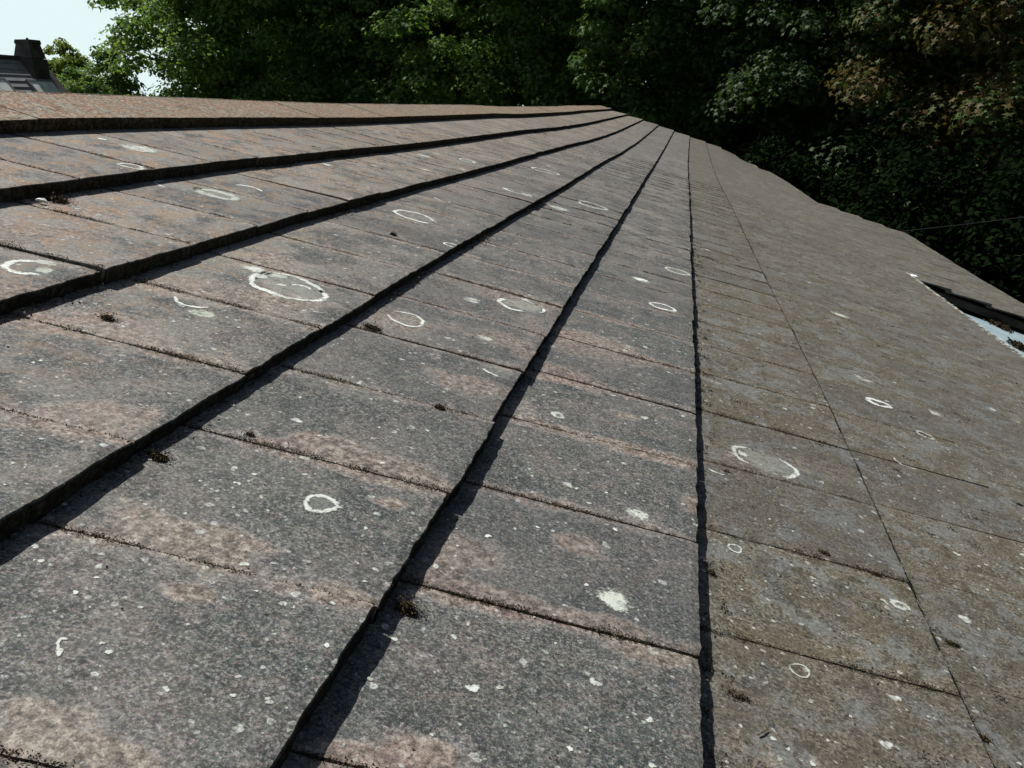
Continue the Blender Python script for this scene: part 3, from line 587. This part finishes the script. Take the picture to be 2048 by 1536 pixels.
for a in [(812, 1222, .013, .016, 700, 'largest brown clump of moss, against the dark step near the bottom centre of the roof'),
          (877, 819, .010, .012, 400, 'dark moss clump on a tile joint right of centre, just left of the step'),
          (110, 402, .028, .016, 900, 'wide brown moss clump beside a white shell chip, under the step at far left'),
          (786, 471, .011, .012, 300, 'small dark moss clump on a joint above the half ring of white lichen'),
          (745, 657, .016, .008, 500, 'reddish brown moss scatter left of a thin white lichen ring'),
          (318, 918, .012, .010, 600, 'black moss clump in the shadow of the step at left'),
          (1752, 1149, .009, .007, 260, 'moss clump on a joint close to the narrow seam at right'),
          (1649, 1108, .009, .006, 260, 'purplish brown moss clump on a joint between step and seam at right'),
          (1889, 869, .010, .009, 200, 'dark moss clump on the upper right slope near a small white lichen'),
          (1422, 1148, .007, .010, 250, 'yellowish moss tuft at the foot of the vertical step'),
          (1965, 1478, .009, .006, 250, 'dark moss clump on the seam at the bottom right'),
          (1485, 1398, .009, .005, 200, 'dark moss clump right of the vertical step near the bottom'),
          (215, 640, .013, .012, 350, 'dark moss clump on a joint left of the greenish lichen spot'),
          (1905, 1290, .010, .006, 260, 'moss clump at the seam in the lower right corner'),
          (500, 872, .008, .006, 160, 'thin dark moss tuft on the joint below the long step'),
          (2040, 1010, .010, .007, 160, 'brown moss clump touching the right edge of the view'),
          (1090, 268, .022, .02, 100, 'tiny dark clump far up the slope between two steps')]:
    clump(*a)
x, y = pix(82, 408); mb = MB()
P = [(-.011, -.004, .004), (-.003, -.0055, .008), (.009, -.003, .009), (.012, .003, .006), (.002, .0055, .010), (-.009, .004, .007)]
mb.add(P + [(a * .9, b * .8, c - .0035) for a, b, c in P], [(0, 1, 2, 3, 4, 5), (11, 10, 9, 8, 7, 6)] + [(i, i + 6, (i + 1) % 6 + 6, (i + 1) % 6) for i in range(6)])
o = mb.build('shell_chip', mat_plain('white_shell', (.75, .74, .7), (.85, .85, .82), 60)); o.matrix_basis = ROOFM @ Matrix.Translation((x, y, surf(x, y) + .002))
tag(o, 'small bright white shell chip lying against brown moss at far left', 'shell chip')
def twig(px, py, ln, ang, label):
    x, y = pix(px, py); mb = MB(); pts = [(math.cos(ang) * ln * (t - .5) + random.gauss(0, ln * .03), math.sin(ang) * ln * (t - .5) + random.gauss(0, ln * .03), .0015 + .001 * math.sin(t * 3)) for t in np.linspace(0, 1, 5)]
    mb.tube(pts, [.0011, .0012, .001, .0009, .0006], 5); o = mb.build('twig', mat_t); o.matrix_basis = ROOFM @ Matrix.Translation((x, y, surf(x, y) + .001)); tag(o, label, 'twig', 'twigs on the roof tiles')
mat_t = mat_plain('twig_bark', (.10, .08, .055), (.2, .17, .12), 200)
twig(1523, 1467, .02, .9, 'short pale twig right of the vertical step near the bottom edge')
twig(1410, 415, .30, .9, 'thin dark twig far up the slope beside the vertical step')
twig(95, 905, .022, .1, 'tiny dark twig on a plain tile at left'); twig(510, 1243, .012, .2, 'tiny black twig on a tile left of the lowest step')

# moss on the pale sheet roof
def sheetpix(px, py, z=-.165):
    r = ray_roof(px, py); t = (z - HC) / r[2]; return r[0] * t, r[1] * t
for px, py, sx, lab in ((1972, 622, .03, 'smaller dark moss patch on the pale blue sheet roof'), (1996, 652, .055, 'larger dark moss patch on the pale blue sheet roof'), (2046, 700, .06, 'dark moss heap on the sheet roof nearest the right edge')):
    x, y = sheetpix(px, py); n = 900; P = rng.normal(size=(n, 3)) * [sx * .55, sx * 1.1, .012]; P[:, 2] = np.abs(P[:, 2]); V, Fc = scraps(P, rng.uniform(.012, .03, n))
    o = mesh_obj('moss_patch', V, Fc, M_MOSS, None, {'rnd': np.repeat(rng.random(n) * .35, 4)}); o.matrix_basis = ROOFM @ Matrix.Translation((x, y, -.163)); tag(o, lab, 'moss', 'moss patches on the sheet roof')  # dark, matted

# ------------------------------------------------------------------ ground
N = NT('rough_grass'); c = N.n('ShaderNodeTexCoord').outputs['Object']; a, _ = N.noise(c, .6, 6); b, _ = N.noise(c, 9, 5)
N.bsdf(N.mix(N.ss(b, .35, .65), N.mix(a, (.025, .04, .014), (.05, .06, .025)), (.04, .035, .022)), .95, .1, b, .6, .05); M_GR = N.m
g = MB(); n = 40; S = 900.0
gx = np.sign(np.linspace(-1, 1, n + 1)) * np.abs(np.linspace(-1, 1, n + 1)) ** 2.2 * S
V = [(x, y, 0 if max(abs(x), abs(y)) < 45 else (vn(x * .03 + 50, y * .03 + 50) - .5) * 1.5) for y in gx for x in gx]
g.add(V, [(j * (n + 1) + i, j * (n + 1) + i + 1, (j + 1) * (n + 1) + i + 1, (j + 1) * (n + 1) + i) for j in range(n) for i in range(n)])
tag(g.build('ground', M_GR), 'dark grass and leaf litter under the trees', kind='structure')

# ------------------------------------------------------------------ house with chimney, top left
def wp(px, py, Yd):
    d = ray_world(px, py); t = (Yd - CAMPOS[1]) / d[1]; return CAMPOS + d * t
HP = R(50); Yc = 27.0
P1 = wp(68, 119, Yc)                     # far end of the ridge
rx, rz = P1[0], P1[2]; L_ = 12.0
M_SLATE = mat_plain('dark_slate', (.19, .185, .20), (.25, .24, .25), 2.5, .9, .15, c3=(.29, .27, .26))
M_STONE = mat_plain('dark_stone', (.04, .036, .034), (.085, .075, .068), 3, c3=(.11, .09, .08))
HS = empty('slate_house', (rx, Yc - L_ / 2, 0), label='dark slate roofed house with a stone chimney stack at its gable, far left', cat='house')
hw = 3.6; ze = rz - hw * math.tan(HP)
mb = MB(); mb.prism([(rx - hw + .2, 0), (rx + hw - .2, 0), (rx + hw - .2, ze + .05), (rx, rz - .2), (rx - hw + .2, ze + .05)], Yc - L_ + .1, Yc - .1); mb.build('wall', M_STONE, HS)
mb = MB(); t_ = .12
mb.prism([(rx, rz), (rx + hw, ze), (rx + hw - t_ * .5, ze - t_), (rx, rz - t_ * 1.4), (rx - hw + t_ * .5, ze - t_), (rx - hw, ze)][::-1], Yc - L_, Yc)
# slate courses as shallow steps on the visible slope
for i in range(24):
    a = i / 24; b = (i + 1) / 24; xa, za, xb, zb = rx + hw * a, rz - (rz - ze) * a, rx + hw * b, rz - (rz - ze) * b
    mb.prism([(xa + .01, za + .008), (xb + .03, zb + .03), (xb + .02, zb + .001)][::-1], Yc - L_ + .01, Yc - .22)
hr = mb.build('roof', M_SLATE, HS)
mb = MB(); nx, nz = math.sin(HP), math.cos(HP)   # raised coping along the gable
mb.prism([(rx - .02, rz + .02), (rx + hw * 1.0, ze + .02), (rx + hw + nx * .14, ze + nz * .14 + .02), (rx - .02, rz + .2)][::-1], Yc - .2, Yc + .12)
mb.build('coping', mat_plain('coping_stone', (.05, .045, .045), (.10, .09, .09), 4), HS)
mb = MB(); mb.box((rx - .12, Yc - L_, rz - .04), (rx + .12, Yc - .2, rz + .07)); mb.build('ridge_tiles', M_STONE, HS)
# chimney: battered stack, shoulders, cap and a small cowl
mb = MB()
def ringbox(z0, ax0, ay0, z1, ax1, ay1, cx=0., cy=0.):
    mb.add([(cxx + cx + s * a, cyy + cy + q * b, z) for z, a, b in ((z0, ax0, ay0), (z1, ax1, ay1)) for s, q in ((-1, -1), (1, -1), (1, 1), (-1, 1))],
           [(3, 2, 1, 0), (4, 5, 6, 7), (0, 1, 5, 4), (1, 2, 6, 5), (2, 3, 7, 6), (3, 0, 4, 7)])
top = wp(56, 80, Yc - .3); cxx = rx - .0; cyy = Yc - .45
s_ = np.linalg.norm(wp(56, 80, cyy) - CAMPOS) / F     # metres per photo pixel there
cen = wp(57, 96, cyy); cxx = cen[0]
zt = wp(57, 79, cyy)[2]; zb_ = wp(57, 118, cyy)[2]
ringbox(zb_ - 2.2, 21 * s_, .38, zb_ - .02 * s_, 18.5 * s_, .34); ringbox(zb_ + .01, 17.5 * s_, .33, zt - 9 * s_, 13 * s_, .26)
mb.build('chimney', M_STONE, hr)
mb = MB(); ringbox(zt - 8.8 * s_, 12.8 * s_, .26, zt - 6 * s_, 13.6 * s_, .28); ringbox(zt - 5.9 * s_, 13.9 * s_, .29, zt - .5 * s_, 13 * s_, .27); mb.build('chimney_cap', M_STONE, hr)
mb = MB(); mb.tube([(cxx, cyy, zt - .5 * s_), (cxx, cyy, zt + 2.2 * s_), (cxx, cyy, zt + 3 * s_)], [2.2 * s_, 1.9 * s_, 1.0 * s_], 10); mb.build('chimney_pot', M_STONE, hr)
# roof lights near the bottom of what shows of the slope
N = NT('rooflight_glass'); c = N.n('ShaderNodeTexCoord').outputs['Object']; a, _ = N.noise(c, 3, 4)
N.bsdf(N.mix(N.ss(a, .4, .6), (.60, .63, .62), (.80, .82, .80)), .25, .6); M_GL = N.m;  # pale pane colour stands in for the reflected sky
M_FR = mat_plain('grey_frame', (.16, .17, .17), (.22, .22, .22), 8)
def on_slope(px, py):     # photo pixel -> slope coordinate (distance down the slope, y)
    d = ray_world(px, py); nrm = np.array([math.sin(HP), 0, math.cos(HP)]); t = ((np.array([rx, 0, rz]) - CAMPOS) @ nrm) / (d @ nrm); p = CAMPOS + d * t
    return (p[0] - rx) / math.cos(HP), p[1]
for (pa, pb) in (((48, 163), (98, 163)), ((-46, 158), (3, 158))):
    s0, ya = on_slope(*pa); _, yb = on_slope(*pb); s1 = s0 + 1.3
    def sl3(s, y, h): return (rx + s * math.cos(HP) + h * nx, y, rz - s * math.sin(HP) + h * nz)
    fr = MB()
    def slab(s0, s1, y0, y1, h0, h1):
        fr.add([sl3(s0, y0, h0), sl3(s1, y0, h0), sl3(s1, y1, h0), sl3(s0, y1, h0), sl3(s0, y0, h1), sl3(s1, y0, h1), sl3(s1, y1, h1), sl3(s0, y1, h1)], [(3, 2, 1, 0), (4, 5, 6, 7), (0, 1, 5, 4), (1, 2, 6, 5), (2, 3, 7, 6), (3, 0, 4, 7)])
    slab(s0, s0 + .06, ya, yb, .02, .12); slab(s1 - .06, s1, ya, yb, .02, .12); slab(s0 + .062, s1 - .062, ya, ya + .06, .02, .12); slab(s0 + .062, s1 - .062, yb - .06, yb, .02, .12)
    ro = fr.build('rooflight', M_FR, hr); fr = MB(); slab(s0 + .062, s1 - .062, ya + .062, yb - .062, .03, .10); fr.build('pane', M_GL, ro)

# ------------------------------------------------------------------ trees
M_BARK = mat_plain('bark', (.022, .018, .013), (.05, .042, .032), 6, bdist=.02)
def leafmat(name, cols, trans=.3, rough=.55, spec=.16): return mat_random(name, cols, rough, spec, trans)
M_L1 = leafmat('leaf_mid_green', [(.040, .085, .022), (.068, .135, .034), (.10, .18, .045), (.16, .24, .07)], .45)
M_L2 = leafmat('leaf_dark_green', [(.028, .064, .016), (.055, .112, .028), (.09, .16, .04), (.13, .20, .055)])
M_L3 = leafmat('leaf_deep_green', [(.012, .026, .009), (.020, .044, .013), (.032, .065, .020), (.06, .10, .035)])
M_L4 = leafmat('leaf_copper', [(.025, .042, .013), (.06, .052, .018), (.105, .068, .026), (.045, .085, .025), (.085, .12, .035), (.10, .085, .035)])
M_L5 = leafmat('leaf_yellow_green', [(.08, .115, .025), (.11, .16, .035), (.16, .20, .05)], .62)
def leaf_shape(kind):
    if kind == 'palm':
        pts = []; 
        for i, r in enumerate([.30, .95, .42, 1.0, .42, .95, .30, .6, .2, .6]):
            a = math.radians(-54 + i * 36); pts.append((math.cos(a) * r * .5, math.sin(a) * r * .5, -.06 * (i % 2)))
        return np.array(pts)
    return np.array([(-.5, 0, 0), (-.2, .27, .07), (.2, .24, .06), (.5, 0, -.05), (.2, -.24, .06), (-.2, -.27, .07)])
def tree(name, label, base, height, crown, mat, nclump, per, leaf, kind='oval', group='trees behind the roof', trunk_r=.17, low=.15, seed=1, csize=(.45, .95), lean=(0, 0), cat='tree'):
    """crown = (rx, ry, rz, centre z). leaves sit on many drooping sprays carried by branches"""
    rs = np.random.default_rng(seed); bx, by = base; rxx, ryy, rzz, cz = crown
    e = empty(name, (bx, by, 0), label=label, cat=cat, group=group)
    # clump centres
    C = rs.normal(size=(nclump, 3)); C /= np.linalg.norm(C, axis=1)[:, None]; rad = rs.random((nclump, 1)) ** .38
    lobe = .78 + .36 * vn(C[:, 0] * 2.1 + seed, C[:, 1] * 2.1 + C[:, 2] * 1.7 + seed * 3)
    C = C * rad * lobe[:, None] * [rxx, ryy, rzz] + [bx + lean[0], by + lean[1], cz]; C = C[C[:, 2] > low]
    mb = MB(); tr = []
    topz = min(height * .8, cz + rzz * .5)
    for i in range(8): f = i / 7; tr.append((bx + lean[0] * f * .8 + .12 * math.sin(f * 5 + seed), by + lean[1] * f * .8 + .1 * math.cos(f * 4 + seed), topz * f))
    mb.tube(tr, [trunk_r * (1.25 if i == 0 else 1 - .8 * i / 7) for i in range(8)], 9)
    for c in C[:: max(1, len(C) // 42)]:
        zb = max(.8, min(topz * .95, c[2] - .35 * math.hypot(c[0] - bx, c[1] - by) - .3)); f = zb / topz
        s0 = Vector((bx + lean[0] * f * .8, by + lean[1] * f * .8, zb)); e0 = Vector(c)
        pts = [s0.lerp(e0, q) + Vector((rs.normal() * .07, rs.normal() * .07, .25 * math.sin(q * math.pi))) * (1 if 0 < q < 1 else 0) for q in (0, .3, .6, .85, 1)]
        r = trunk_r * .28; mb.tube(pts, [r, r * .75, r * .5, r * .3, r * .12], 5)
    mb.build('trunk', M_BARK, e, smooth=True)
    n = len(C) * per; ci = np.repeat(np.arange(len(C)), per)
    keep = (C[ci][:, 2] < 8.6) | (rs.random(n) < .2); ci = ci[keep]; n = len(ci)      # leaves high above the view are fewer and larger
    D = rs.normal(size=(n, 3)); D /= np.linalg.norm(D, axis=1)[:, None]; D[:, 2] = D[:, 2] * .9 + .15
    cs = rs.uniform(*csize, len(C))[ci]; rr = rs.random(n) ** .45
    P = C[ci] + D * (cs * rr)[:, None] * [1, 1, .62]
    P[:, 2] -= .25 * (np.hypot(D[:, 0], D[:, 1]) * rr) ** 2 * cs
    out_ = D * [1, 1, .5] + [0, 0, .75]; nrm = out_ + rs.normal(0, .45, (n, 3)); nrm /= np.linalg.norm(nrm, axis=1)[:, None]
    ref = rs.normal(size=(n, 3)); a = np.cross(nrm, ref); a /= np.linalg.norm(a, axis=1)[:, None]; b = np.cross(nrm, a)
    sh = leaf_shape(kind); k = len(sh); sz = leaf * rs.uniform(.6, 1.2, n) * np.where(C[ci][:, 2] < 8.6, 1, 2.1)
    V = P[:, None, :] + (sh[None, :, 0, None] * a[:, None, :] + sh[None, :, 1, None] * b[:, None, :] + sh[None, :, 2, None] * nrm[:, None, :]) * sz[:, None, None]
    tone = np.clip(rs.random(len(C))[ci] * .55 + rs.random(n) * .45, 0, 1)
    mesh_obj('crown', V.reshape(-1, 3), np.arange(n * k).reshape(n, k), mat, e, {'rnd': np.repeat(tone, k)})
    return e
def gp(px, dist):       # ground point at photo column px
    d = ray_world(px, 210); h = np.array([d[0], d[1]]); h /= np.linalg.norm(h); return CAMPOS[0] + h[0] * dist, CAMPOS[1] + h[1] * dist
def shift(p, dx=0, dy=0): return p[0] + dx, p[1] + dy
M_L6 = leafmat('leaf_shaded_evergreen', [(.003, .006, .003), (.005, .010, .004), (.009, .018, .006)], .1, 1.0, 0.0)  # near-black leaves: the deep shade is put into their colour
T_ = 'broadleaf_tree'
tree(T_, 'mid green bushy tree at left, its edge against the sky', gp(458, 30), 14, (3.4, 3.6, 7.6, 6.6), M_L1, 460, 165, 0.156, seed=3, csize=(.4, .85))
tree(T_, 'dark green tree behind the left part of the ridge, second from the sky', gp(760, 31), 16, (3.7, 3.6, 8.5, 7.6), M_L2, 440, 158, 0.182, seed=5)
tree(T_, 'green tree in the middle behind the ridge with pale leaf sprays', gp(985, 28), 16, (3.3, 3.4, 8.5, 7.4), M_L1, 400, 151, 0.195, 'palm', seed=8)
tree(T_, 'dark tree behind the far end of the ridge', gp(1240, 26), 17, (3.6, 3.4, 9.0, 7.8), M_L2, 420, 144, 0.189, 'palm', seed=13)
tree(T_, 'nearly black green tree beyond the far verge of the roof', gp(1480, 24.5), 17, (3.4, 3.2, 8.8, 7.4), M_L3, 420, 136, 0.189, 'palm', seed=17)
tree('maple_tree', 'copper and green maple hanging over the right side', gp(1990, 20), 12, (2.8, 3.0, 5.6, 5.8), M_L4, 290, 151, 0.195, 'palm', seed=21)
tree(T_, 'deep green tree between the copper maple and the dark tree', gp(1715, 22), 16, (3.1, 3.0, 8.2, 7.0), M_L3, 400, 136, 0.189, 'palm', seed=27)
tree(T_, 'dark tree standing at the right edge behind the maple', gp(2200, 24), 14, (3.6, 3.4, 7.2, 6.8), M_L3, 200, 100, 0.221, 'palm', seed=29)
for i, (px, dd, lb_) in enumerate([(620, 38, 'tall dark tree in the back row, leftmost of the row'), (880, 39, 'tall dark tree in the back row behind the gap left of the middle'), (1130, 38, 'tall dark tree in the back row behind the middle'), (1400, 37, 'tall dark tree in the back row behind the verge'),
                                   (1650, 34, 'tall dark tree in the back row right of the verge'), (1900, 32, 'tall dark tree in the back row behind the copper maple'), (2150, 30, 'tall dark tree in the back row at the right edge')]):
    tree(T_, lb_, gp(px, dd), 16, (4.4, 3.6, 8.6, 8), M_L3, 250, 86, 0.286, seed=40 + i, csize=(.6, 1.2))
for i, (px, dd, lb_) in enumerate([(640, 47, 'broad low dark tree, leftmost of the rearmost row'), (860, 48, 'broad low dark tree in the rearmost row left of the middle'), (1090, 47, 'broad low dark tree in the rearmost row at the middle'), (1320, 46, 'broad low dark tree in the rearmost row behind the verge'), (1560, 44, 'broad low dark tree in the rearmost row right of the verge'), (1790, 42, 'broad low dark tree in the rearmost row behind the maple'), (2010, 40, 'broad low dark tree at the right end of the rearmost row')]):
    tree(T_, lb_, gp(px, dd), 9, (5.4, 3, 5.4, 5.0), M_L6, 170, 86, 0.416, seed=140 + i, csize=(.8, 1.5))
tree('overhanging_tree', 'dark overhanging tree whose leaf tips reach into the sky at the top', gp(600, 36), 13, (2.4, 2.0, 2.4, 9.2), M_L2, 110, 136, 0.169, seed=61, trunk_r=.18, lean=(-4.1, -.6))
tree('sapling', 'thin sparse sapling against the sky left of the bushy tree', gp(240, 31), 6, (.9, .8, 2.2, 3.7), M_L2, 70, 79, 0.143, seed=66, trunk_r=.04, csize=(.2, .42))
tree('distant_tree', 'round yellow green tree in the distance beside the chimney', gp(148, 62), 8.4, (1.9, 2.0, 2.6, 4.7), M_L5, 170, 93, 0.195, seed=71, csize=(.3, .6))
tree('distant_tree', 'darker green distant tree right of the round yellow green one', gp(195, 56), 6, (2.4, 1.8, 2.6, 3.5), M_L1, 150, 93, 0.195, seed=75, csize=(.3, .6))
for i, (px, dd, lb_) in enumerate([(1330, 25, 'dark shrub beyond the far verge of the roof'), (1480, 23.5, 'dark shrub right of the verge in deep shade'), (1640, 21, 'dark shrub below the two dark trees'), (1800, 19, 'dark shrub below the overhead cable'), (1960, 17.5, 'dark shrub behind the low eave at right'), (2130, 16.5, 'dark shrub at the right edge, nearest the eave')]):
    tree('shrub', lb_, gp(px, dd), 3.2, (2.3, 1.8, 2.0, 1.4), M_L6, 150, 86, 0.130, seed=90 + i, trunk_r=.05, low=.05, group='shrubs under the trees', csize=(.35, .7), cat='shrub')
# unseen trees added beside and behind the camera to block skylight
for i, (x_, y_) in enumerate([(12, 11), (12.5, 4), (12, -3), (7, -9), (-1, -12)]):
    tree(T_, ['dark tree beside the building just outside the view', 'dark tree beside the building level with the camera', 'dark tree beside the building behind the camera', 'dark tree behind the camera near the corner', 'dark tree straight behind the camera'][i], (x_, y_), 13, (4, 4, 6.2, 6.4), M_L3, 110, 70, .34, seed=160 + i, csize=(.8, 1.5))

# ------------------------------------------------------------------ overhead cable
a = rw(EXTT[-1] - .05, EY1 + .02, -.05); b = Vector(wp(2330, 392, 15.0)); mb = MB(); pts = []
for q in np.linspace(0, 1, 20): p = Vector(a).lerp(b, q); p.z -= .03 * 4 * q * (1 - q); pts.append(p)
mb.tube(pts, [.0055] * 20, 6); tag(mb.build('cable', mat_plain('cable_sheath', (.03, .03, .03), (.05, .05, .05), 5)), 'thin grey overhead cable running off the low eave corner to the right', 'cable')
